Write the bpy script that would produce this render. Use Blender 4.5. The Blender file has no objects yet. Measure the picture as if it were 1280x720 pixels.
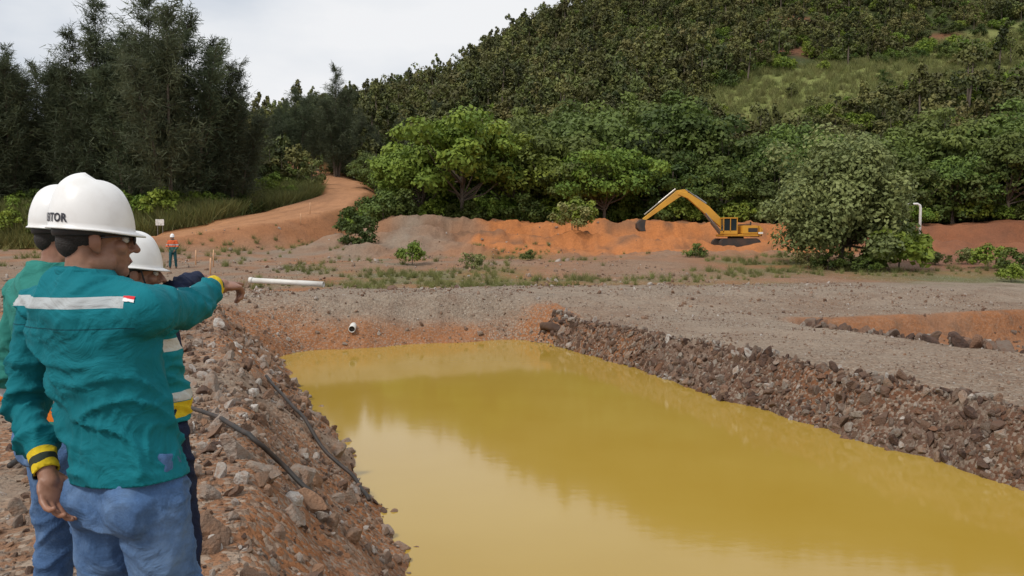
import bpy, bmesh, math, random
import numpy as np
from mathutils import Vector, Matrix, noise as mnoise
random.seed(7); rng=np.random.default_rng(7)
S=bpy.context.scene
S.view_settings.view_transform='Standard'; S.view_settings.look='None'; S.view_settings.exposure=0
def link(o): S.collection.objects.link(o); return o
# ---------------------------------------------------------------- noise
def _h(ix,iy,s):
    n=(ix.astype(np.int64)*374761393+iy.astype(np.int64)*668265263+s*144269504)&0xffffffff
    n=((n^(n>>13))*1274126177)&0xffffffff
    n=(n^(n>>16))&0xffffffff
    return n/4294967295.0
def vn(x,y,s=0):
    x=np.asarray(x,float);y=np.asarray(y,float)
    ix=np.floor(x);iy=np.floor(y);fx=x-ix;fy=y-iy
    fx=fx*fx*(3-2*fx);fy=fy*fy*(3-2*fy)
    a=_h(ix,iy,s);b=_h(ix+1,iy,s);c=_h(ix,iy+1,s);d=_h(ix+1,iy+1,s)
    return (a+(b-a)*fx)*(1-fy)+(c+(d-c)*fx)*fy
def fbm(x,y,s=0,o=4):
    r=0;a=.5;t=0
    for i in range(o):
        r=r+a*(vn(x*2**i+i*17.3,y*2**i-i*9.1,s+i)*2-1);t+=a;a*=.5
    return r/t
def ss(a,b,x):
    t=np.clip((x-a)/(b-a),0,1);return t*t*(3-2*t)
def lin(a,b,x): return np.clip((x-a)/(b-a),0,1)
# ---------------------------------------------------------------- terrain
ROAD=np.array([(-110,52,-.6),(-60,57,-.2),(-38,60,.4),(-27,62,1.9),(-22.4,66,3.0),(-18.6,74,4.5),(-17.4,86,6.8),(-21,98,8.9),(-33,112,12.5)],float)
def road_info(x,y):
    bd=np.full(np.shape(x),1e9);bz=np.zeros(np.shape(x))
    for i in range(len(ROAD)-1):
        a=ROAD[i];b=ROAD[i+1];dx=b[0]-a[0];dy=b[1]-a[1];L=dx*dx+dy*dy
        t=np.clip(((x-a[0])*dx+(y-a[1])*dy)/L,0,1)
        d=np.hypot(x-a[0]-t*dx,y-a[1]-t*dy);z=a[2]+t*(b[2]-a[2])
        m=d<bd;bd=np.where(m,d,bd);bz=np.where(m,z,bz)
    return bd+1.5*ss(72,84,np.asarray(y,float)),bz
def uv(x,y): return -.355*x+.935*y, .935*x+.355*y
def xy(u,v): return -.355*u+.935*v, .935*u+.355*v
HX=[-400,-170,-120,-76,-55,-25,-9,12,46,100,150,400]
HZ=[10,8,12,26,36,44,53,63,79,86,92,100]
PILES=[(-6.5,56,.9,2.2),(-3.2,53.5,.7,1.6),(-1,57,1.0,2.4),(2.5,54,.5,1.8),(5,58,.8,2.5),(-10,52,.6,2.2),(-13,57,.7,2.6),(9,55.5,.35,1.5),(12.2,57,.5,1.4),(21.5,56.5,.4,1.6)]
def H(x,y,fine=True):
    x=np.asarray(x,float);y=np.asarray(y,float)
    u,v=uv(x,y)
    wob=.28*fbm(x*.35,y*.35,3,3)
    vw=v+wob; uw=u+.35*fbm(x*.4,y*.4,5,3)
    z=-1.95*lin(.15,2.35,vw)
    rb=-.40-.1*ss(5,20,u)
    right=np.where(vw>5,-1.95+(rb+1.95)*lin(8.0,9.1,vw-.15*fbm(x*1.3,y*1.3,8,2)),-1.95)
    z=np.where(vw>5,right,z)
    b2=ss(13.6,15.0,vw)*(1-ss(16.2,17.1,uw))*(1-ss(34,38,v))
    z=z-b2*(.8+.2*fbm(x*.8,y*.8,9,3))
    cz=-.02-.012*np.clip(v-6,0,30)
    c=lin(19.7,22.6,uw)
    z=z*(1-c)+cz*c
    back=ss(26.6,28.6,uw)
    z=z*(1-back)-.32*back
    z=z+1.1*ss(30,56,y)*ss(27,30,u)
    yb=63+1.6*fbm(x*.12,3.1+0*x,11,3)+np.clip(x-26,0,60)*.12
    wx=ss(-16,-9,x)
    st=1.7*ss(0,1.6,y-yb)*wx
    st2=.55*ss(0,.9,y-(yb-8+1.5*fbm(x*.2,9.+0*x,12,2)))*wx
    z=z+st+st2-.5*np.exp(-((x-16.8)**2/14+(y-60)**2/6))
    z=z+1.0*np.exp(-((x+7)**2/30+(y-61)**2/25))
    for px_,py_,h_,r_ in PILES: z=z+h_*np.exp(-((x-px_)**2+(y-py_)**2)/(r_*r_))*(1+.4*fbm(x*.9,y*.9,15,2))
    wb=ss(44,52,y)*(1-ss(70,75,y))*wx*(1-np.exp(-((x-16.8)**2/9+(y-60)**2/5)))
    z=z+wb*(.38*fbm(x*.8,y*.8,17,4)-.30*np.abs(fbm(x*1.1,y*.5,19,3)))
    lf=(1-ss(-26,-16,x))
    z=z+lf*3.0*ss(58,72,y)
    Hr=np.interp(x,HX,HZ)
    p=np.clip((y-76)/154,0,1.0)
    z=z+(Hr-3)*p*(1-.12*np.sin(p*np.pi))
    z=z+4.5*p*(1-p)*4*.65*fbm(x*.022,y*.014,21,3)
    z=z-np.clip(y-240,0,400)*.05
    z=z+ss(28,60,y)*.5*fbm(x*.09,y*.09,31,4)
    d,rz=road_info(x,y)
    m=1-ss(3.2,8,d)
    z=z*(1-m)+rz*m
    if fine:
        nr=1-ss(30,60,y)
        slope=np.clip(ss(-.3,.4,vw)*(1-ss(2.6,3,vw))+ss(7.8,8.1,vw)*(1-ss(9.1,9.8,vw)),0,1)*(1-ss(20,22,u))
        amp=.022+.06*slope+.03*ss(19.5,20.5,u)*(1-ss(23,25,u))+.05*b2
        z=z+nr*amp*fbm(x*2.3,y*2.3,41,4)*1.6+nr*.05*fbm(x*.7,y*.7,43,2)
        z=z+(1-nr)*.12*fbm(x*.8,y*.8,45,3)*(1-m*.8)
    return z
def axis(lo,hi,step,glo,ghi,LO,HI):
    c=list(np.arange(lo,hi,step));p=c[-1]
    while p<HI: p+=step+ghi*max(0,p-hi); c.append(p)
    a=[];p=lo
    while p>LO: p-=max(step,step+glo*(lo-p));a.append(p)
    return np.array(a[::-1]+c)
xs=axis(-10.5,11.5,.085,.03,.03,-800,800)
ys=axis(1.0,25,.085,.12,.017,-200,1200)
X,Y=np.meshgrid(xs,ys);Z=H(X,Y)
ny,nx=X.shape
co=np.stack([X,Y,Z],-1).reshape(-1,3)
i=np.arange(ny-1)[:,None]*nx+np.arange(nx-1)[None,:]
F=np.stack([i,i+1,i+nx+1,i+nx],-1).reshape(-1,4)
def npmesh(name,co,F,attrs=None,smooth=False):
    me=bpy.data.meshes.new(name)
    me.vertices.add(len(co));me.vertices.foreach_set('co',np.asarray(co,np.float32).ravel())
    k=F.shape[1];me.loops.add(F.size);me.loops.foreach_set('vertex_index',F.astype(np.int32).ravel())
    me.polygons.add(len(F));me.polygons.foreach_set('loop_start',np.arange(0,F.size,k,dtype=np.int32))
    me.polygons.foreach_set('loop_total',np.full(len(F),k,np.int32))
    me.update(calc_edges=True)
    if smooth: me.polygons.foreach_set('use_smooth',np.ones(len(F),bool))
    for n,(t,a) in (attrs or {}).items():
        at=me.attributes.new(n,t,'POINT')
        at.data.foreach_set('color' if t=='FLOAT_COLOR' else ('vector' if t=='FLOAT_VECTOR' else 'value'),np.asarray(a,np.float32).ravel())
    me.validate();return me
u,v=uv(X,Y);n1=fbm(X*.5,Y*.5,51,4);n2=fbm(X*.13,Y*.13,53,4);n3=fbm(X*3,Y*3,55,3);nb=fbm(X*.05,Y*.05,57,4)
def C(*c): return np.array(c,float)
orange=C(.34,.14,.055);brown=C(.22,.13,.08);gray=C(.285,.225,.17);road_c=C(.42,.21,.105);grass=C(.12,.14,.045);dkgreen=C(.045,.058,.022);red=C(.20,.08,.045);dark=C(.10,.052,.035)
col=np.ones(X.shape+(3,))*gray
def mix(c,m):
    global col
    m=np.clip(m,0,1)[...,None];col=col*(1-m)+c*m
mix(brown,.35+.6*n1)
ls=ss(-.5,.5,v)*(1-ss(2.5,3,v))
mix(orange,ls*(.5+1.2*n1))
mix(orange*.9,(1-ss(-.5,.4,v))*(.25+1.1*n1)*(u<22))
mix(orange,.95*np.exp(-((v-1.5)/.35)**2)*(u<21)*(.7+n1))
rbk=ss(7.6,8,v)*(1-ss(9.0,9.4,v))*(1-ss(19.8,20.5,u))
mix(dark*1.1,rbk*(.9+.4*n1)); mix(orange*.7,rbk*(.15+1.4*n1))
top=ss(9.1,9.6,v)*(1-ss(13.6,14.3,v))*(u<21)
mix(gray*1.08,top*.8)
mix(brown,top*np.clip(.25+1.3*n2,0,.6))
b2=ss(13.8,14.8,v)*(1-ss(17.0,17.5,u)); mix(orange*.88,b2*(.9+.5*n1));mix(brown*.8,b2*ss(.05,.4,n3+.6*n1)*.6)
mix(orange*.95,ss(19.2,19.8,u)*(1-ss(21.0,21.9,u+.8*n1))*(v<9.5)*.95)
mix(gray,ss(21.6,22.4,u)*(1-ss(27,28,u))*(.7+.3*n1))
bk=ss(27,28.3,u)
mix(brown*1.15,bk*.85)
mix(orange*.9,bk*(.4+1.3*n2)*(Y<80))
mix(gray*.85,bk*(1-ss(-6,4,X+6*n2))*(.5+1.3*n1)*(Y<66)*.85)
mix(grass,ss(30,34,Y)*(1-ss(50,54,Y))*ss(-12,-8,X)*(.05+1.4*n2+.7*n1))
mix(C(.44,.165,.055),ss(50,54,Y+3*n1)*(1-ss(70,73,Y))*ss(-5,1,X+3*n1)*(.95+.4*n1))
mix(brown*.7,ss(54,56,Y)*(1-ss(70,74,Y))*ss(-12,-8,X)*ss(.1,.4,fbm(X*.5,Y*1.2,58,3))*.7)
mix(red,ss(20,25,X)*ss(38,44,Y+3*n1)*(1-ss(72,76,Y))*.8)
hl=ss(68,76,Y);mix(dkgreen,hl)
mix(grass*.7,hl*(.2+1.0*nb))
REDP=[(0,134,5,14),(-37,178,15,34),(-54,165,9,22),(50,152,8,6),(29,178,5,8),(88,158,9,5),(-14,150,4,10),(72,205,8,8),(62,176,7,5)]
def redmask(x,y):
    m=np.zeros(np.shape(x));w=fbm(x*.12,y*.12,63,3)
    for a,b,c,d in REDP: m=np.maximum(m,1-ss(.4,1.15,((x-a)/c)**2+((y-b)/d)**2+1.6*w))
    return m
mix(red,hl*redmask(X,Y)*(.75+.5*n1))
def band(x,y): return np.abs(y-(112+.42*(x-28))-8*fbm(x*.05,y*.05,65,2))
def band2(x,y): return np.abs(y-(150+.2*(x-75))-6*fbm(x*.05,y*.05,66,2))
gb=(1-ss(11,15,band(X,Y)))*ss(24,34,X)*(.75+.5*n1);mix(C(.24,.27,.08),gb)
mix(C(.20,.22,.07),(1-ss(6,10,band2(X,Y)))*ss(66,74,X)*.9)
lfm=(1-ss(-28,-18,X))*ss(64,70,Y);mix(C(.13,.15,.05),lfm*(.7+.6*n1)*(1-hl*.4))
rd,rz=road_info(X,Y)
mix(orange,(1-ss(5,9,rd))*.7*(Y<125))
mix(road_c,(1-ss(3.2,4.2,rd+.5*n1)))
mix(road_c*.75,np.exp(-((rd-1.1)/.3)**2)*.6*(rd<4))
grav=np.clip(1-ss(30,60,Y),0,1)*np.clip(.45+.9*n1+.4,0,1)*(1-.7*b2)
colA=np.concatenate([np.clip(col,0,1),np.ones(X.shape+(1,))],-1).reshape(-1,4)
tm=npmesh('ground',co,F,{'Col':('FLOAT_COLOR',colA),'grav':('FLOAT',grav.ravel())},smooth=True)
ground=link(bpy.data.objects.new('ground',tm))
# ---------------------------------------------------------------- material helpers
class NT:
    def __init__(s,name):
        s.m=bpy.data.materials.new(name);s.m.use_nodes=True;s.t=s.m.node_tree;s.n=s.t.nodes;s.n.clear()
        s.out=s.n.new('ShaderNodeOutputMaterial');s.b=s.n.new('ShaderNodeBsdfPrincipled');s.L(s.b.outputs[0],s.out.inputs[0])
    def L(s,a,b): s.t.links.new(a,b)
    def N(s,t,**k):
        n=s.n.new(t)
        for a,b in k.items(): setattr(n,a,b)
        return n
    def val(s,n,i,v):
        if isinstance(v,bpy.types.NodeSocket): s.L(v,n.inputs[i])
        else: n.inputs[i].default_value=v
    def math(s,op,a,b=0,c=None):
        n=s.N('ShaderNodeMath',operation=op);s.val(n,0,a);s.val(n,1,b)
        if c is not None:s.val(n,2,c)
        return n.outputs[0]
    def mix(s,f,a,b,bt='MIX'):
        n=s.N('ShaderNodeMix',data_type='RGBA',blend_type=bt);s.val(n,0,f)
        for i,q in((6,a),(7,b)):
            if isinstance(q,(tuple,list)): q=tuple(q)+((1,) if len(q)==3 else ())
            s.val(n,i,q)
        return n.outputs[2]
    def noise(s,sc,det=4,vec=None,rough=.55):
        n=s.N('ShaderNodeTexNoise');n.inputs['Scale'].default_value=sc;n.inputs['Detail'].default_value=det;n.inputs['Roughness'].default_value=rough
        s.L(vec or s.obj(),n.inputs['Vector']);return n.outputs['Fac']
    def obj(s):
        if not hasattr(s,'_tc'): s._tc=s.N('ShaderNodeTexCoord')
        return s._tc.outputs['Object']
    def ramp(s,f,a,b):
        n=s.N('ShaderNodeMapRange');s.val(n,0,f);n.inputs[1].default_value=a;n.inputs[2].default_value=b;return n.outputs[0]
    def bump(s,h,st,d=.02,prev=None):
        n=s.N('ShaderNodeBump');n.inputs['Strength'].default_value=st;n.inputs['Distance'].default_value=d;s.L(h,n.inputs['Height'])
        if prev:s.L(prev,n.inputs['Normal'])
        return n.outputs[0]
    def set(s,**k):
        for a,b in k.items():
            a={'col':'Base Color','rough':'Roughness','metal':'Metallic','nrm':'Normal','spec':'Specular IOR Level'}.get(a,a)
            if isinstance(b,(tuple,list)) and len(b)==3:b=tuple(b)+(1,)
            s.val(s.b,a,b)
        return s.m
def paint(name,col,rough=.5,dirt=.25,dcol=(.18,.1,.05),sc=3,metal=0,bump=.1):
    t=NT(name);n=t.ramp(t.noise(sc,6),.42,.75);c=t.mix(t.math('MULTIPLY',n,dirt),col,dcol)
    return t.set(col=c,rough=rough,metal=metal,nrm=t.bump(t.noise(sc*12,3),bump,.01))
t=NT('ground_soil');a=t.N('ShaderNodeAttribute',attribute_name='Col');g=t.N('ShaderNodeAttribute',attribute_name='grav')
vo=t.N('ShaderNodeTexVoronoi');vo.inputs['Scale'].default_value=26;t.L(t.obj(),vo.inputs['Vector'])
vo2=t.N('ShaderNodeTexVoronoi');vo2.inputs['Scale'].default_value=9;t.L(t.obj(),vo2.inputs['Vector'])
sp=t.N('ShaderNodeSeparateColor');t.L(vo.outputs['Color'],sp.inputs[0])
nf=t.noise(1.3,8);nf2=t.noise(9,6);nf3=t.noise(.35,9,rough=.7)
br=t.math('ADD',.35,t.math('ADD',t.math('MULTIPLY',nf2,.7),t.math('MULTIPLY',nf3,.6)))
c=t.mix(1,a.outputs['Color'],br,'MULTIPLY')
peb=t.mix(sp.outputs[1],(.11,.075,.05),(.42,.36,.29))
c=t.mix(t.math('MULTIPLY',g.outputs['Fac'],t.math('MULTIPLY',.65,t.math('GREATER_THAN',sp.outputs[0],.5))),c,peb)
c=t.mix(t.math('MULTIPLY',t.ramp(nf,.5,.75),.4),c,(.15,.075,.045))
hh=t.math('ADD',t.math('MULTIPLY',t.math('SUBTRACT',1,vo.outputs['Distance']),g.outputs['Fac']),t.math('MULTIPLY',nf2,1.2))
nr=t.bump(hh,.7,.03);nr=t.bump(t.math('MULTIPLY',t.math('SUBTRACT',1,vo2.outputs['Distance']),g.outputs['Fac']),.35,.06,nr);nr=t.bump(t.noise(.9,8,rough=.7),.6,.5,nr)
tm.materials.append(t.set(col=c,rough=.9,nrm=nr,spec=.2))
# water
t=NT('muddy_water');n=t.noise(.22,4);c=t.mix(t.ramp(n,.35,.7),(.37,.235,.035),(.41,.275,.055))
mp=t.N('ShaderNodeMapping');t.L(t.obj(),mp.inputs[0]);mp.inputs['Scale'].default_value=(1,2.0,1)
w=t.noise(4,3,mp.outputs[0])
wm=t.set(col=c,rough=.07,nrm=t.bump(w,.04,.013),spec=.5);t.b.inputs['IOR'].default_value=1.35
pts=[xy(-6,.6),xy(-6,9.6),xy(22,9.6),xy(22,.6)]
wc=np.array([(p[0],p[1],-1.2) for p in pts]);wat=link(bpy.data.objects.new('pond_water',npmesh('pond_water',wc,np.array([[0,1,2,3]]))));wat.data.materials.append(wm)
# ---------------------------------------------------------------- scatter
def make_coll(name,objs):
    c=bpy.data.collections.new(name)
    for o in objs:c.objects.link(o)
    return c
def scatter(name,pts,rot,scl,coll,nvar):
    n=len(pts);me=bpy.data.meshes.new(name);me.vertices.add(n);me.vertices.foreach_set('co',np.asarray(pts,np.float32).ravel())
    for nm,t_,a_,k in(('rot','FLOAT_VECTOR',rot,'vector'),('scl','FLOAT_VECTOR',scl,'vector')):
        at=me.attributes.new(nm,t_,'POINT');at.data.foreach_set(k,np.asarray(a_,np.float32).ravel())
    at=me.attributes.new('idx','INT','POINT');at.data.foreach_set('value',rng.integers(0,nvar,n).astype(np.int32))
    o=link(bpy.data.objects.new(name,me))
    g=bpy.data.node_groups.new(name+'_gn','GeometryNodeTree')
    g.interface.new_socket('Geometry',in_out='INPUT',socket_type='NodeSocketGeometry');g.interface.new_socket('Geometry',in_out='OUTPUT',socket_type='NodeSocketGeometry')
    gi=g.nodes.new('NodeGroupInput');go=g.nodes.new('NodeGroupOutput');ip=g.nodes.new('GeometryNodeInstanceOnPoints');ci=g.nodes.new('GeometryNodeCollectionInfo')
    ci.inputs['Collection'].default_value=coll;ci.inputs['Separate Children'].default_value=True;ci.inputs['Reset Children'].default_value=True
    ip.inputs['Pick Instance'].default_value=True
    def na(nm,dt):
        q=g.nodes.new('GeometryNodeInputNamedAttribute');q.data_type=dt;q.inputs['Name'].default_value=nm
        return [s for s in q.outputs if s.enabled and s.name=='Attribute'][0]
    mp_=g.nodes.new('GeometryNodeMeshToPoints')
    er=g.nodes.new('FunctionNodeEulerToRotation')
    L=g.links.new
    L(gi.outputs[0],mp_.inputs[0]);L(mp_.outputs[0],ip.inputs['Points']);L(ci.outputs[0],ip.inputs['Instance']);L(na('rot','FLOAT_VECTOR'),er.inputs[0]);L(er.outputs[0],ip.inputs['Rotation'])
    L(na('scl','FLOAT_VECTOR'),ip.inputs['Scale']);L(na('idx','INT'),ip.inputs['Instance Index']);L(ip.outputs[0],go.inputs[0])
    m=o.modifiers.new('s','NODES');m.node_group=g
    return o
def rockmat(name,cols,soil):
    t=NT(name);oi=t.N('ShaderNodeObjectInfo')
    cr=t.N('ShaderNodeValToRGB');e=cr.color_ramp.elements;e[0].color=cols[0]+(1,);e[1].color=cols[-1]+(1,);e[1].position=1
    ps=(.25,.45,.65,.78,.84,.95)
    for p,cc in zip(ps,cols[1:-1]):
        q=e.new(p);q.color=cc+(1,)
    t.L(oi.outputs['Random'],cr.inputs[0])
    c=t.mix(t.math('MULTIPLY',t.ramp(t.noise(2.2,5),.42,.68),.7),cr.outputs[0],soil)
    return t.set(col=c,rough=.85,nrm=t.bump(t.noise(6,5),.5,.1))
rockm=rockmat('rock',[(.10,.06,.045),(.20,.125,.08),(.23,.18,.14),(.29,.24,.20),(.27,.15,.085),(.33,.29,.25),(.42,.38,.34),(.55,.52,.48)],(.25,.13,.07))
rockd=rockmat('rock_dark',[(.055,.032,.024),(.10,.06,.042),(.14,.085,.055),(.15,.115,.09),(.20,.10,.055),(.20,.17,.14),(.28,.24,.20),(.42,.39,.35)],(.13,.065,.038))
def rock_obj(i,mat):
    bm=bmesh.new();bmesh.ops.create_icosphere(bm,subdivisions=3,radius=1)
    r=random.Random(i)
    pl=[(Vector((r.gauss(0,1),r.gauss(0,1),r.gauss(0,1))).normalized(),r.uniform(.4,.8)) for _ in range(11)]
    s=(r.uniform(.8,1.3),r.uniform(.6,1.),r.uniform(.45,.8))
    for vtx in bm.verts:
        c_=vtx.co.copy()
        for n_,d_ in pl:
            k=c_.dot(n_)-d_
            if k>0:c_-=n_*k
        c_+=c_.normalized()*.08*mnoise.noise(c_*2.5+Vector((i,0,0)))
        vtx.co=Vector((c_[0]*s[0],c_[1]*s[1],c_[2]*s[2]))
    me=bpy.data.meshes.new('rock');bm.to_mesh(me);bm.free();me.materials.append(mat)
    return bpy.data.objects.new('rock',me)
RC=make_coll('rock_pieces',[rock_obj(i,rockm) for i in range(11)])
RD=make_coll('rock_pieces_dark',[rock_obj(i+20,rockd) for i in range(11)])
def rocks(name,n,ur,vr,smin,smax,a=2.2,filt=None,sink=.2):
    uu=rng.uniform(*ur,n);vv=rng.uniform(*vr,n);x,y=xy(uu,vv)
    m=np.ones(n,bool)
    if filt is not None:m=filt(x,y,uu,vv)
    x=x[m];y=y[m];n=len(x)
    s=smin*(1-rng.random(n)*(1-(smin/smax)**a))**(-1/a)
    z=H(x,y)+s*(.35-sink)
    return np.stack([x,y,z],-1),s
def put_rocks(name,parts,coll):
    P=np.concatenate([p for p,s in parts]);s=np.concatenate([s for p,s in parts]);n=len(s)
    rot=rng.uniform(0,6.28,(n,3));rot[:,:2]*=.5
    scatter(name,P,rot,np.repeat(s[:,None],3,1),coll,11)
dens=lambda x,y,u,v: vn(x*.8,y*.8,77)>rng.random(len(x))*.9
dens2=lambda x,y,u,v: (vn(x*1.1,y*1.1,79)**1.5>rng.random(len(x))*.8)
put_rocks('rock_rubble',[
 rocks('a',15000,(1,21),(-5,2.2),.012,.09,1.7,dens2),
 rocks('a2',4800,(1.5,9),(-1.2,2),.010,.07,1.5,dens),
 rocks('a3',280,(2,20),(-.6,1.9),.07,.19,1.6),
 rocks('b',700,(-2,20.4),(8.0,9.35),.03,.16,1.2),
 rocks('d',13000,(2,21),(9.1,14.2),.01,.05,2.4,dens2),
 rocks('e',8000,(20.6,28),(-6,26),.022,.12,2.4,dens2),
 rocks('e2',1500,(17,20.6),(9.5,26),.02,.1,2.2,dens),
 rocks('f',4500,(26,50),(-22,22),.04,.25,2.2,dens2),
 rocks('g',450,(46,66),(-10,34),.06,.3,2.2,dens2)],RC)
put_rocks('dark_rock_rubble',[
 rocks('b',7000,(-2,20.4),(7.95,9.3),.022,.15,1.3),
 rocks('a',6000,(1,21),(-3,2.2),.014,.10,1.6,dens),
 rocks('d2',480,(7,15.8),(13.6,14.9),.08,.32,1.4),
 rocks('d3',500,(13,16.5),(15,28),.05,.2,1.8)],RD)
# ---------------------------------------------------------------- foliage
def leafmat(name,c1,c2,c3,tr=.25,vr=.6):
    t=NT(name);at=t.N('ShaderNodeAttribute',attribute_name='shade');oi=t.N('ShaderNodeObjectInfo')
    c=t.mix(at.outputs['Fac'],c1,c2);c=t.mix(t.math('MULTIPLY',oi.outputs['Random'],.7),c,c3)
    hs=t.N('ShaderNodeHueSaturation');t.L(c,hs.inputs['Color'])
    t.L(t.math('ADD',1-vr/2,t.math('MULTIPLY',t.math('FRACT',t.math('MULTIPLY',oi.outputs['Random'],7.3)),vr)),hs.inputs['Value'])
    t.L(t.math('ADD',.485,t.math('MULTIPLY',t.math('FRACT',t.math('MULTIPLY',oi.outputs['Random'],13.7)),.03)),hs.inputs['Hue'])
    c=hs.outputs[0]
    t.set(col=c,rough=.6,spec=.25)
    if tr:
        tl=t.N('ShaderNodeBsdfTranslucent');t.L(c,tl.inputs[0]);ms=t.N('ShaderNodeMixShader');ms.inputs[0].default_value=tr
        t.L(t.b.outputs[0],ms.inputs[1]);t.L(tl.outputs[0],ms.inputs[2]);t.L(ms.outputs[0],t.out.inputs[0])
    return t.m
bark=paint('bark',(.13,.10,.075),.9,.4,(.05,.04,.03),4,bump=.6)
LM_mid=leafmat('foliage_broadleaf',(.042,.072,.018),(.13,.185,.035),(.11,.13,.035),vr=.8)
LM_bright=leafmat('foliage_bright',(.09,.15,.02),(.25,.32,.045),(.18,.24,.04),vr=.3)
LM_pale=leafmat('foliage_pale',(.11,.15,.05),(.28,.33,.12),(.20,.25,.09),vr=.2)
LM_hill=leafmat('foliage_hillside',(.035,.05,.014),(.12,.14,.035),(.14,.12,.04),.1,vr=.9)
LM_cas=leafmat('foliage_casuarina',(.055,.075,.042),(.125,.15,.075),(.09,.10,.055),.3,vr=.4)
LM_grass=leafmat('grass_blades',(.10,.13,.03),(.27,.27,.10),(.2,.19,.07))
def leaves(cen,nrm,size,asp=.6):
    n=len(cen);r=rng.normal(size=(n,3));t1=np.cross(nrm,r);t1/=np.linalg.norm(t1,axis=1)[:,None]+1e-9;t2=np.cross(nrm,t1)
    s=size[:,None];a=cen+t1*s;b=cen+t2*s*asp-nrm*s*.15;c=cen-t1*s;d=cen-t2*s*asp-nrm*s*.15
    return np.stack([a,b,c,d],1).reshape(-1,3)
def tube_np(P,R,k=7):
    P=np.array(P,float);V=[];n=len(P)
    for i in range(n):
        d=P[min(i+1,n-1)]-P[max(i-1,0)];d/=np.linalg.norm(d)+1e-9
        a=np.cross(d,[.3,.9,.1]);a/=np.linalg.norm(a);b=np.cross(d,a)
        th=np.arange(k)/k*2*np.pi
        V.append(P[i]+R[i]*(np.cos(th)[:,None]*a+np.sin(th)[:,None]*b))
    V=np.concatenate(V);Fc=[(i*k+j,i*k+(j+1)%k,(i+1)*k+(j+1)%k,(i+1)*k+j) for i in range(n-1) for j in range(k)]
    return V,np.array(Fc)
def assemble(name,wood,leafV,shade,mats):
    V=[];Fs=[];o=0
    for w,f in wood: V.append(w);Fs.append(f+o);o+=len(w)
    nw=sum(len(f) for _,f in wood);nwv=o
    V.append(leafV);Fs.append(np.arange(len(leafV)).reshape(-1,4)+o)
    sh=np.concatenate([np.zeros(nwv),shade]);Fs=np.concatenate(Fs)
    me=npmesh(name,np.concatenate(V),Fs,{'shade':('FLOAT',sh)})
    for m in mats:me.materials.append(m)
    mi=np.ones(len(me.polygons),np.int32);mi[:nw]=0;me.polygons.foreach_set('material_index',mi);return me
def broadleaf(name,seed,Ht,R,ncl,nlf,ls,mat,low=.25,flat=.75,limbs=True,clr=(.22,.42)):
    r=np.random.default_rng(seed);C_=[]
    while len(C_)<ncl:
        p=r.normal(size=3);p/=np.linalg.norm(p)
        if p[2]<-.55:continue
        q=r.uniform(.55,1.0);C_.append(p*q*(1+.16*r.normal()))
    C_=np.array(C_);zc=Ht*(low+(1-low)*.42);rz=Ht*(1-low)*.5
    C_=C_*np.array([R,R,rz])+np.array([0,0,zc]);
    lv=[];sh=[]
    for c in C_:
        cr_=r.uniform(*clr)*R
        n=int(nlf*r.uniform(.6,1.3));d=r.normal(size=(n,3));d[:,2]+=.45;d/=np.linalg.norm(d,axis=1)[:,None]
        rad=cr_*(r.uniform(.55,1.08,n))[:,None]
        p=c+d*rad*np.array([1,1,flat]);nn=d+r.normal(size=(n,3))*.45;nn[:,2]+=.35;nn/=np.linalg.norm(nn,axis=1)[:,None]
        lv.append(leaves(p,nn,ls*r.uniform(.6,1.3,n)));b=r.uniform(.05,.95)
        sh.append(np.repeat(np.clip(b+r.normal(size=n)*.2,0,1),4))
    wood=[];
    lean=r.uniform(-.06,.06,2)*Ht
    wood.append(tube_np([(0,0,-.5),(lean[0]*.3,lean[1]*.3,Ht*.2),(lean[0]*.7,lean[1]*.7,Ht*.45),(lean[0],lean[1],Ht*.75)],[Ht*.022,Ht*.018,Ht*.013,Ht*.004]))
    if limbs:
        for c in C_[::3]:
            b=np.array([lean[0]*.5,lean[1]*.5,Ht*r.uniform(.15,.4)]);m=(b+c)/2+np.array([0,0,-.05*Ht])
            wood.append(tube_np([b,m,c],[Ht*.011,Ht*.007,Ht*.002],5))
    return assemble(name,wood,np.concatenate(lv),np.concatenate(sh),[bark,mat])
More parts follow.
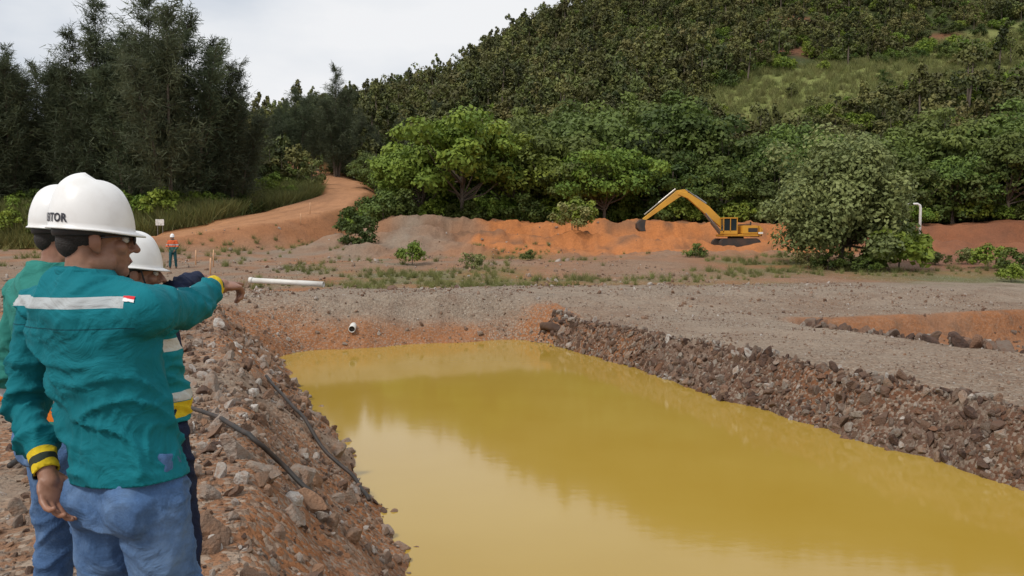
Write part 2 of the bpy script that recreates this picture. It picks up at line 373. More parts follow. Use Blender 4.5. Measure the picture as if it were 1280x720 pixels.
def casuarina(name,seed,Ht,ntr=4,nb=95,nl=60):
    r=np.random.default_rng(seed);wood=[];V=[];sh=[]
    for k in range(ntr):
        hh=Ht*(1 if k==0 else r.uniform(.55,.95));a=r.uniform(0,6.28);off=0 if k==0 else r.uniform(.9,2.2)
        top=np.array([math.cos(a)*off*1.5,math.sin(a)*off*1.5,hh]);b0=np.array([math.cos(a)*off*.2,math.sin(a)*off*.2,-.5])
        wood.append(tube_np([b0,(b0+top)/2*np.array([.8,.8,1]),top-np.array([0,0,.4])],[.2,.11,.01],6))
        for j in range(nb):
            f=r.uniform(.06,1)**.8;base=b0+(top-b0)*f
            L=(.75+2.8*(1-f)**.6*min(1,f*5+.35))*r.uniform(.4,1.3);az=r.uniform(0,6.28);el=r.uniform(.4,1.2)
            d=np.array([math.cos(az)*math.cos(el),math.sin(az)*math.cos(el),math.sin(el)])
            tip=base+d*L+np.array([0,0,-.05*L]);
            if j%2:wood.append(tube_np([base,base+d*L*.5,tip],[.03,.018,.005],4))
            n=int(nl*(.5+.5*L/2));tt=r.uniform(.1,1.08,n)[:,None];p=base+(tip-base)*tt+r.normal(size=(n,3))*.15*L**.5
            dr=d*.8+r.normal(size=(n,3))*.55;dr[:,2]-=.1;dr/=np.linalg.norm(dr,axis=1)[:,None]
            ln=r.uniform(.3,.75,n)[:,None];w=np.cross(dr,r.normal(size=(n,3)));w/=np.linalg.norm(w,axis=1)[:,None];w*=r.uniform(.015,.04,n)[:,None]
            q=p+dr*ln;q[:,2]-=.18*ln[:,0]
            V.append(np.stack([p-w,p+w,q+w*.3,q-w*.3],1).reshape(-1,3));bb=r.uniform(0,.9)
            sh.append(np.repeat(np.clip(bb+r.normal(size=n)*.2,0,1),4))
    return assemble(name,wood,np.concatenate(V),np.concatenate(sh),[bark,LM_cas])
def place(name,me,x,y,s=1,rz=None,dz=0,sz=None):
    o=link(bpy.data.objects.new(name,me));z=float(H(np.array([x]),np.array([y]))[0]);o.location=(x,y,z+dz);o.scale=(s,s,sz or s);o.rotation_euler[2]=random.uniform(0,6.28) if rz is None else rz;return o
def P(px,D): return (px-640)/1000*D
CM=[casuarina('casuarina',100+i,16) for i in range(4)]
for px,D,s in [(15,72,.92),(52,76,.88),(95,72,1.0),(128,74,1.20),(165,71,.98),(193,73,1.24),(215,70,1.10),(240,74,1.05),(268,76,1.0),(292,76,.86),(-30,70,1.0),(-80,72,1.1),(75,82,.9),(150,84,1.0),(30,84,.85),(306,84,.62)]:
    place('casuarina_tree',random.choice(CM),P(px,D),D,s)
for px,D,s in [(372,100,.66),(345,98,.5),(422,102,.84),(398,106,.62),(452,114,.5),(472,110,.42),(330,108,.45),(505,122,.42),(545,130,.38),(360,120,.5)]:
    place('casuarina_tree',random.choice(CM),P(px,D),D,s)
BM=[broadleaf('broadleaf_tree',200+i,10,5.2,60,160,.23,LM_mid,.14,.6,clr=(.18,.38)) for i in range(4)]
BB=[broadleaf('broadleaf_tree_bright',220+i,9,5.0,64,170,.22,LM_bright,.17,.6,clr=(.18,.36)) for i in range(2)]
BP=broadleaf('broadleaf_tree_pale',231,7.5,3.2,150,300,.12,LM_pale,-.04,.8)
place('broadleaf_tree',BB[0],P(578,69),69,1.05,0)
place('broadleaf_tree',BB[1],P(640,72),72,.9,1)
place('broadleaf_tree',BB[1],P(528,71),71,.78,2)
place('broadleaf_tree',BB[0],P(755,69.5),69.5,.80,3)
for px,D,s in [(695,74,.95),(740,79,1.12),(800,76,.95),(850,81,1.12),(838,72,.7),(905,77,.9),(950,75,.8),(1000,80,.92),(1060,79,.85),(1120,77,.88),(1170,79,1.0),(1225,77,.95),(1280,79,1.1),(1340,81,1.1),(1400,80,1.1),(640,84,.95),(700,88,1.0),(560,80,.8),(500,82,.6),(1260,70,.8),(1190,71,.62),(970,71,.6),(1330,68,.8),(900,71,.55),(1130,72,.62),(720,70,.6),(1045,72,.6),(470,90,.5),(780,86,1.0)]:
    place('broadleaf_tree',random.choice(BM),P(px,D),D,s)
place('broadleaf_tree',BP,P(1052,42.5),42.5,.98,0,-.1)
SH=[broadleaf('shrub',260+i,1.8,1.2,26,60,.11,m,.02,.8,False) for i,m in enumerate([LM_mid,LM_bright,LM_grass])]
place('broad_leaved_shrub',broadleaf('broad_leaved_shrub',270,2.3,1.6,40,60,.2,LM_bright,.03,.7,False),P(1124,41),41,1.0)
for px,D,s,k in [(1170,44,.5,0),(1235,42,.7,1),(1275,40,.8,0),(1265,38,.5,1),(1210,45,.5,2),(722,58,1.25,1),(715,57,1.0,2),(450,55,.9,0),(445,58,1.1,0),(515,44,.7,1),(590,42,.45,2),(660,47,.35,0),(870,48,.5,0),(480,66,1.3,0),(500,67,1.4,0),(490,74,1.5,1),(470,78,1.5,0),(1085,40,.5,0),(1010,41,.5,2),(1035,40.5,.6,0),(1065,40.3,.55,0),(1150,46,.4,2),(60,66,1.0,0),(100,67,.9,1),(20,66,1.2,1),(160,69,1.3,1)]:
    place('shrub',SH[k],P(px,D),D,s)
def tuft(i):
    r=np.random.default_rng(300+i);n=60;p=r.normal(size=(n,3))*np.array([.16,.16,0]);d=r.normal(size=(n,3))*.45;d[:,2]=1;L=r.uniform(.25,1,n)[:,None]
    w=np.cross(d,r.normal(size=(n,3)));w/=np.linalg.norm(w,axis=1)[:,None];w*=.018;q=p+d*L
    me=assemble('grass_tuft',[],np.stack([p-w,p+w,q+w*.2,q-w*.2],1).reshape(-1,3),np.repeat(r.random(n),4),[bark,LM_grass]);return bpy.data.objects.new('grass_tuft',me)
GC=make_coll('grass_tufts',[tuft(i) for i in range(4)])
def sc_pts(n,xr,yr,f):
    x=rng.uniform(*xr,n);y=rng.uniform(*yr,n);m=f(x,y);x=x[m];y=y[m];return np.stack([x,y,H(x,y)],-1)
A=sc_pts(9000,(-12,40),(30,54),lambda x,y:(fbm(x*.13,y*.13,53,4)+.9*fbm(x*.5,y*.5,51,3)>rng.uniform(.05,.85,len(x)))&(uv(x,y)[0]>29))
sA=rng.uniform(.12,.4,len(A))
B2=sc_pts(9000,(-48,-20),(64,90),lambda x,y:(road_info(x,y)[0]>4.6)&((x<-25)|(y>78)));sB=rng.uniform(.7,1.9,len(B2))
D_=sc_pts(9000,(10,120),(92,160),lambda x,y:(band(x,y)<15)|((band2(x,y)<8)&(x>66)));sD=rng.uniform(.6,1.6,len(D_))
E_=sc_pts(600,(-70,-14),(40,64),lambda x,y:(road_info(x,y)[0]>4.0));sE=rng.uniform(.2,.6,len(E_))
PA=np.concatenate([A,B2,D_,E_]);sa=np.concatenate([sA,sB,sD,sE]);n=len(PA)
scatter('grass',PA,np.stack([np.zeros(n),np.zeros(n),rng.uniform(0,6.28,n)],-1),np.repeat(sa[:,None],3,1),GC,4)
UC=make_coll('undergrowth_plants',[bpy.data.objects.new('undergrowth_plant',m) for m in SH[:2]])
U=sc_pts(1100,(-16,75),(66,86),lambda x,y:(y>69+1.5*fbm(x*.2,y*0,71,2))&(road_info(x,y)[0]>6))
U2=sc_pts(500,(-75,-20),(68,92),lambda x,y:(road_info(x,y)[0]>6)&(rng.random(len(x))<.6))
U3=sc_pts(420,(25,130),(90,165),lambda x,y:(band(x,y)<15)&(vn(x*.15,y*.15,91)>.6))
U=np.concatenate([U,U2,U3]);n=len(U);sU=rng.uniform(.5,1.6,n);scatter('undergrowth',U,np.stack([0*sU,0*sU,rng.uniform(0,6.28,n)],-1),np.repeat(sU[:,None],3,1),UC,2)
HM=[bpy.data.objects.new('hillside_tree',broadleaf('hillside_tree',400+i,6.5,2.6+.4*i,15,46,.32,LM_hill,.05,.7,False)) for i in range(4)]
HM+=[bpy.data.objects.new('hillside_tree',broadleaf('hillside_tree',410+i,9,1.5,14,46,.28,LM_hill,.08,1.2,False)) for i in range(2)]
HC=make_coll('hillside_trees',HM)
def hf(x,y):
    g=((band(x,y)<14)&(x>27))|((band2(x,y)<8)&(x>68))
    rm=redmask(x,y)
    op=vn(x*.045,y*.045,95)*.6+vn(x*.12,y*.12,96)*.4
    return (~(g&(rng.random(len(x))<.97)))&(rng.random(len(x))>rm*.9)&(road_info(x,y)[0]>5)&(np.abs(x/y)<1.0)&(op<rng.uniform(.42,1.1,len(x)))
T1=sc_pts(14000,(-190,230),(86,262),hf)
n=len(T1);s=rng.uniform(.3,.95,n)*(1+.35*fbm(T1[:,0]*.03,T1[:,1]*.03,81,2));s=np.where(T1[:,1]<120,s*.85,s)
scatter('hillside_forest',T1,np.stack([0*s,0*s,rng.uniform(0,6.28,n)],-1),np.stack([s,s,s*rng.uniform(.8,1.3,n)],-1),HC,6)
T2=sc_pts(6500,(-190,230),(86,250),lambda x,y:(redmask(x,y)*.8<rng.uniform(0,1,len(x)))&(np.abs(x/y)<1.0)&(road_info(x,y)[0]>5)&~((band(x,y)<12)&(x>27)));n=len(T2);s=rng.uniform(.6,1.6,n)
scatter('hillside_shrubs',T2,np.stack([0*s,0*s,rng.uniform(0,6.28,n)],-1),np.stack([s,s,s],-1),UC,2)
# ---------------------------------------------------------------- mesh building helpers for objects
def obj_from_bm(bm,name,mats,parent=None,smooth=False):
    me=bpy.data.meshes.new(name);bmesh.ops.recalc_face_normals(bm,faces=bm.faces);bm.to_mesh(me);bm.free()
    for m in (mats if isinstance(mats,(list,tuple)) else [mats]):me.materials.append(m)
    if smooth:me.polygons.foreach_set('use_smooth',np.ones(len(me.polygons),bool))
    o=link(bpy.data.objects.new(name,me))
    if parent: o.parent=parent;o.matrix_parent_inverse=parent.matrix_world.inverted()
    return o
def empty(name,loc):
    o=link(bpy.data.objects.new(name,None));o.location=loc;o.empty_display_size=.2;o.matrix_world=Matrix.Translation(loc);return o
def bm_tube(bm,P_,R_,k=14,cap=True):
    P_=[Vector(p) for p in P_];n=len(P_);rings=[];pa=None
    for i in range(n):
        d=(P_[min(i+1,n-1)]-P_[max(i-1,0)]).normalized()
        if pa is None:
            a=d.cross(Vector((.31,.2,.93)));
            if a.length<.1:a=d.cross(Vector((1,0,0)))
        else:a=pa-d*pa.dot(d)
        a.normalize();pa=a;b=d.cross(a)
        r=R_[i];r=(r,r) if not isinstance(r,tuple) else r
        rings.append([bm.verts.new(P_[i]+a*math.cos(q*2*math.pi/k)*r[0]+b*math.sin(q*2*math.pi/k)*r[1]) for q in range(k)])
    for i in range(n-1):
        for q in range(k): bm.faces.new((rings[i][q],rings[i][(q+1)%k],rings[i+1][(q+1)%k],rings[i+1][q]))
    if cap: bm.faces.new(rings[0]);bm.faces.new(rings[-1])
def bm_ell(bm,c,r,M=None,seg=16):
    res=bmesh.ops.create_uvsphere(bm,u_segments=seg,v_segments=seg//2+2,radius=1)
    for v_ in res['verts']:
        q=Vector((v_.co.x*r[0],v_.co.y*r[1],v_.co.z*r[2]))
        v_.co=Vector(c)+((M@q) if M else q)
def bm_limb(bm,P_,R_,k=16):
    bm_tube(bm,P_,R_,k)
    for p,r in zip(P_,R_):
        rr=r if not isinstance(r,tuple) else min(r);bm_ell(bm,p,(rr*.99,)*3)
def bm_box(bm,c,s,M=None,bev=0):
    res=bmesh.ops.create_cube(bm,size=1)
    for v_ in res['verts']:
        q=Vector((v_.co.x*s[0],v_.co.y*s[1],v_.co.z*s[2]));v_.co=Vector(c)+((M@q) if M else q)
    if bev:
        ed=list({e_ for v_ in res['verts'] for e_ in v_.link_edges});bmesh.ops.bevel(bm,geom=ed,offset=bev,segments=2,affect='EDGES')
def remeshed(bm,vox,it=6,fac=.5):
    me=bpy.data.meshes.new('tmp');bmesh.ops.recalc_face_normals(bm,faces=bm.faces);bm.to_mesh(me);bm.free()
    o=link(bpy.data.objects.new('tmp',me));m=o.modifiers.new('r','REMESH');m.mode='VOXEL';m.voxel_size=vox
    if it:
        q=o.modifiers.new('s','SMOOTH');q.factor=fac;q.iterations=it
    dg=bpy.context.evaluated_depsgraph_get();ev=o.evaluated_get(dg);nb=bmesh.new();nb.from_mesh(ev.to_mesh());ev.to_mesh_clear()
    bpy.data.objects.remove(o);return nb
def frame(f):
    f=Vector(f).normalized();up=Vector((0,0,1));r=f.cross(up).normalized();u_=r.cross(f).normalized();return r,f,u_
def FM(r,f,u_): return Matrix((r,f,u_)).transposed()
skin=NT('skin');c=skin.mix(skin.ramp(skin.noise(30,4),.35,.7),(.23,.105,.06),(.32,.165,.105));c=skin.mix(skin.math('MULTIPLY',skin.ramp(skin.noise(8,3),.4,.7),.4),c,(.24,.09,.06));skin=skin.set(col=c,rough=.5,nrm=skin.bump(skin.noise(350,3),.15,.001));
hairm=paint('hair',(.016,.013,.011),.7,.1,(.03,.02,.02),20,bump=.5)
helm=NT('helmet_plastic');c=helm.mix(helm.math('MULTIPLY',helm.ramp(helm.noise(14,6),.5,.8),.35),(.80,.80,.79),(.5,.46,.4));helm=helm.set(col=c,rough=.33)
blackm=paint('black_strap',(.02,.02,.022),.6,.1)
eyem=NT('eye').set(col=(.6,.58,.55),rough=.2);irism=NT('iris').set(col=(.03,.015,.01),rough=.15)
lens=NT('glasses_lens').set(col=(.03,.03,.035),rough=.08)
lipm=NT('lip').set(col=(.25,.10,.08),rough=.5)
letterm=NT('lettering').set(col=(.02,.02,.03),rough=.5)
markm=NT('mark_green').set(col=(.03,.25,.10),rough=.5)
def cloth(name,col,bands=(),folds=.5,fade=None):
    t=NT(name);n=t.noise(3,3);c=t.mix(t.ramp(n,.3,.75),tuple(q*.9 for q in col),tuple(min(1,q*1.08) for q in col))
    if fade:
        c=t.mix(t.math('MULTIPLY',t.ramp(t.noise(5,6,rough=.65),.45,.72),.75),c,fade)
        c=t.mix(t.math('MULTIPLY',t.ramp(t.noise(160,3),.45,.7),.35),c,tuple(q*1.6 for q in col))
    sp=t.N('ShaderNodeSeparateXYZ');t.L(t.obj(),sp.inputs[0])
    for b in bands:
        if b[0]=='z':
            _,z0,z1,kx,x0,x1,bc=b
            zz=t.math('ADD',sp.outputs[2],t.math('MULTIPLY',sp.outputs[0],kx))
            m=t.math('MULTIPLY',t.math('GREATER_THAN',zz,z0),t.math('LESS_THAN',zz,z1))
            m=t.math('MULTIPLY',m,t.math('MULTIPLY',t.math('GREATER_THAN',sp.outputs[0],x0),t.math('LESS_THAN',sp.outputs[0],x1)))
        else:
            _,p,r0,r1,bc=b
            vd=t.N('ShaderNodeVectorMath',operation='DISTANCE');t.L(t.obj(),vd.inputs[0]);vd.inputs[1].default_value=p
            m=t.math('MULTIPLY',t.math('GREATER_THAN',vd.outputs['Value'],r0),t.math('LESS_THAN',vd.outputs['Value'],r1))
        c=t.mix(m,c,bc)
    ds=t.N('ShaderNodeTexNoise');ds.inputs['Scale'].default_value=8;ds.inputs['Detail'].default_value=4;ds.inputs['Distortion'].default_value=1.5
    t.L(t.obj(),ds.inputs['Vector'])
    nr=t.bump(ds.outputs['Fac'],folds,.04)
    nr=t.bump(t.noise(420,2),.25,.0015,nr)
    return t.set(col=c,rough=.85,nrm=nr,spec=.2)
def displace(bm,amp,sc,seed,fn=None):
    bm.normal_update()
    for v_ in bm.verts:
        p=v_.co
        w1=mnoise.noise(p*3.1+Vector((seed,7,1)))*.35
        d=mnoise.noise(Vector((p.x*sc,p.y*sc,p.z*sc*1.6))+Vector((seed,0,0)))
        rd=1-abs(mnoise.noise(Vector(((p.x+w1)*sc*.9+p.z*sc*.8,p.y*sc*.9-p.z*sc*.3,(p.z+w1)*sc*1.1))+Vector((0,seed,3))))*3.2
        a=amp*(d*.8+max(rd,0)**1.6*1.3-.3)
        if fn:a*=fn(p)
        v_.co=p+v_.normal*a
def hand(name,w,d,n,side,pose,parent,vox=.0028,sc=1.):
    w=Vector(w);d=Vector(d).normalized();n=Vector(n);n=(n-d*n.dot(d)).normalized();s=Vector(side);s=(s-d*s.dot(d)-n*s.dot(n)).normalized()
    M=Matrix((s,d,n)).transposed();bm=bmesh.new()
    def q(a,b,c_):return w+M@(Vector((a,b,c_))*sc)
    bm_limb(bm,[q(0,-.04,0),q(0,.012,0),q(.002,.03,0)],[.026*sc,.024*sc,.026*sc])
    bm_ell(bm,q(.002,.055,0),(.041*sc,.05*sc,.0155*sc),M);bm_ell(bm,q(.024,.035,-.006),(.017*sc,.03*sc,.015*sc),M)
    offs=[.030,.0105,-.0095,-.029];ln=[.072,.08,.074,.058];base=[.088,.093,.09,.082]
    curls={'point':[.04,.75,.9,1.0],'relax':[.3,.38,.45,.5],'fist':[1.2,1.25,1.3,1.3]}[pose]
    for o_,l,b,cu in zip(offs,ln,base,curls):
        p=[(o_*.9,b-.03,0),(o_,b,0)];a=0;cur=np.array([o_,b,0.])
        for seg,fr in enumerate((.45,.31,.24)):
            a+=cu*(.8 if seg==0 else 1.0);cur=cur+np.array([o_*.08*(.4 if cu<.6 else 0),math.cos(a),-math.sin(a)])*l*fr;p.append(tuple(cur))
        bm_limb(bm,[q(*z_) for z_ in p],[.0095*sc,.0098*sc,.009*sc,.0083*sc,.0072*sc],10)
    th=[(.02,.012,-.004),(.043,.035,-.010),(.055,.062,-.016),(.058,.088,-.022)] if pose!='fist' else [(.02,.012,-.004),(.04,.035,-.018),(.036,.062,-.034),(.018,.08,-.04)]
    bm_limb(bm,[q(*z_) for z_ in th],[.013*sc,.012*sc,.0105*sc,.0085*sc],10)
    nb=remeshed(bm,vox,3,.4);return obj_from_bm(nb,name,skin,parent,True)
def head(par,c,f,sc,tilt=0,marktext=None,glasses=False,mark=False,neckbase=None,vox=.004,chin=True):
    r,f,u_=frame(Vector((f[0],f[1],tilt)));M=FM(r,f,u_);c=Vector(c)
    def q(a,b,z_):return c+M@(Vector((a,b,z_))*sc)
    bm=bmesh.new();E=lambda p,rr:bm_ell(bm,q(*p),tuple(k_*sc for k_ in rr),M)
    E((0,-.012,.032),(.075,.096,.09));E((0,.022,-.035),(.060,.07,.078));E((0,.062,-.098),(.028,.028,.022))
    E((0,.045,-.08),(.045,.04,.03));E((0,.075,.022),(.052,.018,.012))
    for s_ in(-1,1):
        E((.04*s_,.058,-.025),(.024,.026,.022));E((.054*s_,.012,-.07),(.014,.04,.03))
        E((.081*s_,-.010,-.008),(.008,.019,.030));E((.076*s_,-.004,-.03),(.009,.012,.014))
        E((.012*s_,.093,-.037),(.008,.009,.007))
    bm_limb(bm,[q(0,.086,.012),q(0,.1,-.012),q(0,.111,-.032)],[.008*sc,.010*sc,.0125*sc],10)
    E((0,.083,-.062),(.024,.014,.007));E((0,.081,-.073),(.022,.014,.008));E((0,.07,-.06),(.035,.02,.03))
    nb_=Vector(neckbase) if neckbase else q(0,-.05,-.17)
    bm_limb(bm,[q(0,-.022,-.03),q(0,-.03,-.08),nb_],[.058*sc,.056*sc,.066*sc])
    obj_from_bm(remeshed(bm,vox,3,.45),'head',skin,par,True)
    for s_ in(-1,1):
        bm=bmesh.new();bm_ell(bm,q(.031*s_,.076,0),(.0125*sc,)*3,M);obj_from_bm(bm,'eye',eyem,par,True)
        bm=bmesh.new();bm_ell(bm,q(.031*s_,.0865,0),(.0055*sc,.003*sc,.0055*sc),M);obj_from_bm(bm,'iris',irism,par,True)
        bm=bmesh.new();bm_limb(bm,[q(.016*s_,.094,.019),q(.032*s_,.093,.024),q(.048*s_,.08,.018)],[.003*sc,.004*sc,.0025*sc],8);obj_from_bm(bm,'eyebrow',hairm,par,True)
    bm=bmesh.new();bm_ell(bm,q(0,.0925,-.0675),(.018*sc,.006*sc,.0055*sc),M);obj_from_bm(bm,'lips',lipm,par,True)
    bm=bmesh.new();bm_ell(bm,q(0,-.018,.036),(.0775*sc,.0945*sc,.086*sc),M,32);bm_ell(bm,q(0,-.062,-.008),(.054*sc,.046*sc,.05*sc),M,24)
    bmesh.ops.bisect_plane(bm,geom=bm.verts[:]+bm.edges[:]+bm.faces[:],plane_co=q(0,.02,0),plane_no=M@Vector((0,1,-.35)),clear_outer=True)
    obj_from_bm(bm,'hair',hairm,par,True)
    bm=bmesh.new();n=72;rows=22
    def hp(th,k,off=0):
        ph=k/ rows*math.pi/2
        a=.108+off;b=.117+off;hh=.150+off
        cx=math.cos(th);sy=math.sin(th);e=math.cos(ph)**.78
        x=a*cx*e;y=b*sy*e;z=hh*math.sin(ph)**.95
        rg=max(0,1-abs(x)/.018)**.5*.007+ .004*max(0,1-abs(abs(x)-.044)/.011)
        if k>7: z+=rg*min(1,(k-7)/5.)
        return x,y-.008,z+.032-.010*sy
    rings=[]
    for j in (2,1,0):
        ring=[]
        for i_ in range(n):
            th=2*math.pi*i_/n;x,y,z=hp(th,0);fr=max(0,math.sin(th));e=(.008+.022*fr**3)*j/2
            ring.append(bm.verts.new(q(x+math.cos(th)*e,y+math.sin(th)*e,z-(.006+.008*fr)*j/2)))
        rings.append(ring)
    for k in range(1,rows):
        rings.append([bm.verts.new(q(*hp(2*math.pi*i_/n,k))) for i_ in range(n)])
    for a_,b_ in zip(rings,rings[1:]):
        for i_ in range(n): bm.faces.new((a_[i_],a_[(i_+1)%n],b_[(i_+1)%n],b_[i_]))
    bm.faces.new(rings[-1])
    o=obj_from_bm(bm,'helmet',helm,par,True);md=o.modifiers.new('s','SOLIDIFY');md.thickness=.004*sc;md.offset=-1
    bm=bmesh.new();bm_tube(bm,[q(.085*math.cos(a_),.103*math.sin(a_)-.010,.024) for a_ in np.linspace(0,2*math.pi,33)],[(.004*sc,.013*sc)]*33,8,False);obj_from_bm(bm,'helmet_headband',blackm,par,True)
    if chin:
        bm=bmesh.new()
        for s_ in(-1,1): bm_tube(bm,[q(.095*s_,.01,.04),q(.083*s_,.025,-.02),q(.055*s_,.05,-.09),q(0,.065,-.125)],[.0035*sc]*4,6)
        obj_from_bm(bm,'chin_strap',blackm,par,True)
    if marktext:
        cu=bpy.data.curves.new('t','FONT');cu.body=marktext;cu.size=.030;cu.align_x='CENTER';cu.offset=.0010;cu.space_character=1.08;to=link(bpy.data.objects.new('t',cu))
        dg=bpy.context.evaluated_depsgraph_get();me=bpy.data.meshes.new_from_object(to.evaluated_get(dg));bpy.data.objects.remove(to)
        b2=bmesh.new();b2.from_mesh(me);bmesh.ops.triangulate(b2,faces=b2.faces)
        bmesh.ops.subdivide_edges(b2,edges=[e_ for e_ in b2.edges if e_.calc_length()>.006],cuts=2)
        for v_ in b2.verts:
            th=math.radians(-67)+v_.co.x/.116;k=(v_.co.y+.010)/.142*rows/(math.pi/2)
            v_.co=q(*hp(th,k,.002))
        obj_from_bm(b2,'helmet_lettering',letterm,par)
    if mark:
        b2=bmesh.new();vs=[[None]*7 for _ in range(5)]
        for a_ in range(5):
            for b_ in range(7):
                th=math.radians(mark)+(b_-3)*.055;k=3.0+a_*1.1;vs[a_][b_]=b2.verts.new(q(*hp(th,k,.002)))
        for a_ in range(4):
            for b_ in range(6):
                if (a_ in(0,3)) and b_ in (0,5):continue
                b2.faces.new((vs[a_][b_],vs[a_][b_+1],vs[a_+1][b_+1],vs[a_+1][b_]))
        obj_from_bm(b2,'helmet_mark',markm,par)
    if glasses:
        bm=bmesh.new()
        for s_ in(-1,1):
            bm_tube(bm,[q(.08*s_,-.01,.004),q(.077*s_,.04,.008),q(.06*s_,.092,.008)],[.0028*sc]*3,6)
            bm_ell(bm,q(.034*s_,.101,.0),(.027*sc,.004*sc,.018*sc),M)
        bm_tube(bm,[q(-.01,.104,.006),q(.01,.104,.006)],[.003*sc]*2,6)
        obj_from_bm(bm,'glasses',lens,par,True)
def man(name,foot,F_,hipc,shc,sc,armR,armL,shirt,pants,headc,headf,hemz,vox=.009,handR='point',handL='relax',bootm=None,hsc=.91,**hk):
    r,f,u_=frame((F_[0],F_[1],0));foot=Vector(foot);par=empty(name,foot);hip=Vector(hipc);sh=Vector(shc)
    M=FM(r,f,Vector((0,0,1)));sd_=hk.get('seed',1)
    bm=bmesh.new()
    spec=[(-.10,.178,.130,.0),(0,.170,.128,-.005),(.12,.160,.118,.0),(.25,.166,.118,.0),(.36,.180,.12,-.002),(.44,.186,.118,-.008),(.49,.165,.102,-.012),(.53,.115,.080,-.015),(.565,.07,.065,-.01)]
    L=(sh.z-hip.z)/.46;rings=[];k=28
    for t_,w_,d_,o_ in spec:
        tt=t_/.46;c_=hip.lerp(sh,min(tt,1.05));c_=Vector((c_.x,c_.y,hip.z+t_*L))+f*o_
        ring=[]
        for i_ in range(k):
            a_=2*math.pi*i_/k;cx=math.copysign(abs(math.cos(a_))**.85,math.cos(a_));sy=math.copysign(abs(math.sin(a_))**.85,math.sin(a_))
            ring.append(bm.verts.new(c_+r*cx*w_*sc+f*sy*d_*sc))
        rings.append(ring)
    for a_,b_ in zip(rings,rings[1:]):
        for i_ in range(k): bm.faces.new((a_[i_],a_[(i_+1)%k],b_[(i_+1)%k],b_[i_]))
    bm.faces.new(rings[0]);bm.faces.new(rings[-1])
    for arm,sg in((armR,1),(armL,-1)):
        s_,e_,w_=[Vector(p) for p in arm]
        inn=s_.lerp(sh+Vector((0,0,.03)),.45)
        bm_limb(bm,[inn,s_,s_.lerp(e_,.4),e_,e_.lerp(w_,.5),w_],[.068*sc,.071*sc,.063*sc,.055*sc,.049*sc,.038*sc])
        bm_ell(bm,sh+r*sg*.08*sc-f*.055*sc-Vector((0,0,.07)),(.075*sc,.06*sc,.10*sc),M)
    nb=remeshed(bm,vox,4,.5)
    el=[Vector(armR[1]),Vector(armL[1])]
    def fn(p):
        a_=.8
        for e_ in el:a_+=.7*math.exp(-((p-e_).length/.12)**2)
        a_+=.7*math.exp(-((p.z-hip.z-.10)/.13)**2)
        return a_*(.45 if p.z<hemz+.03 else 1)
    displace(nb,.0105,6.0,sd_,fn);displace(nb,.0038,13,sd_+5,fn)
    bmesh.ops.bisect_plane(nb,geom=nb.verts[:]+nb.edges[:]+nb.faces[:],plane_co=(hip.x,hip.y,hemz),plane_no=Vector((.06,-.05,-1)),clear_outer=True)
    for arm in(armR,armL):
        s_,e_,w_=[Vector(p) for p in arm];d=(w_-e_).normalized()
        gm=[v_ for v_ in nb.verts if (v_.co-w_).length<.09]
        ge=list({e2 for v_ in gm for e2 in v_.link_edges});gf=list({f2 for v_ in gm for f2 in v_.link_faces})
        bmesh.ops.bisect_plane(nb,geom=gm+ge+gf,plane_co=w_+d*.012,plane_no=d,clear_outer=True)
    so=obj_from_bm(nb,'shirt',shirt,par,True);md=so.modifiers.new('s','SOLIDIFY');md.thickness=.004;md.offset=-1
    cb=bmesh.new();nc=sh+Vector((0,0,.085*sc))-f*.012
    bm_tube(cb,[nc+r*math.cos(a_)*.066*sc+f*math.sin(a_)*.068*sc+Vector((0,0,-.012*math.sin(a_)-.006)) for a_ in np.linspace(0,2*math.pi,29)],[(.008,.02)]*29,8,False)
    nb=remeshed(cb,.004,2);obj_from_bm(nb,'collar',shirt,par,True)
    bm=bmesh.new();rings=[]
    for dz,w_,d_ in((.06,.148,.108),(0,.158,.116),(-.08,.166,.126),(-.14,.163,.123)):
        rings.append([bm.verts.new(hip+Vector((0,0,dz))+r*math.cos(2*math.pi*i_/k)*w_*sc+f*math.sin(2*math.pi*i_/k)*d_*sc) for i_ in range(k)])
    for a_,b_ in zip(rings,rings[1:]):
        for i_ in range(k): bm.faces.new((a_[i_],a_[(i_+1)%k],b_[(i_+1)%k],b_[i_]))
    bm.faces.new(rings[0]);bm.faces.new(rings[-1])
    for sg in(1,-1):
        bm_ell(bm,hip+r*sg*.078*sc-f*.058*sc+Vector((0,0,-.07)),(.082*sc,.078*sc,.09*sc),M)
        a_=hip+r*sg*.088*sc+Vector((0,0,-.08));an=foot+r*sg*.14*sc+f*(.05*sg)+Vector((0,0,.11));kn=a_.lerp(an,.5)+f*.03
        bm_limb(bm,[a_,a_.lerp(kn,.5),kn,kn.lerp(an,.4),an],[.095*sc,.084*sc,.07*sc,.068*sc,.062*sc])
    nb=remeshed(bm,vox,3,.5);displace(nb,.0075,6,sd_+9);displace(nb,.003,14,sd_+2)
    po=obj_from_bm(nb,'trousers',pants,par,True)
    for sg in(1,-1):
        an=foot+r*sg*.14*sc+f*(.05*sg);b3=bmesh.new();bm_limb(b3,[an+Vector((0,0,.18)),an+Vector((0,0,.07))-f*.005],[.052*sc,.05*sc]);bm_ell(b3,an+f*.06+Vector((0,0,.045)),(.05*sc,.135*sc,.045*sc),M);bm_ell(b3,an-f*.02+Vector((0,0,.04)),(.042,.06,.045),M)
        nb=remeshed(b3,.01,3);
        for v_ in nb.verts:v_.co.z=max(v_.co.z,foot.z-.005)
        obj_from_bm(nb,'boot',bootm or paint('boot',(.05,.03,.02),.6,.5,(.25,.12,.05),8),par,True)
    head(par,headc,headf,hsc,neckbase=sh+Vector((0,0,.02)),vox=.0045,**{a_:b_ for a_,b_ in hk.items() if a_!='seed'})
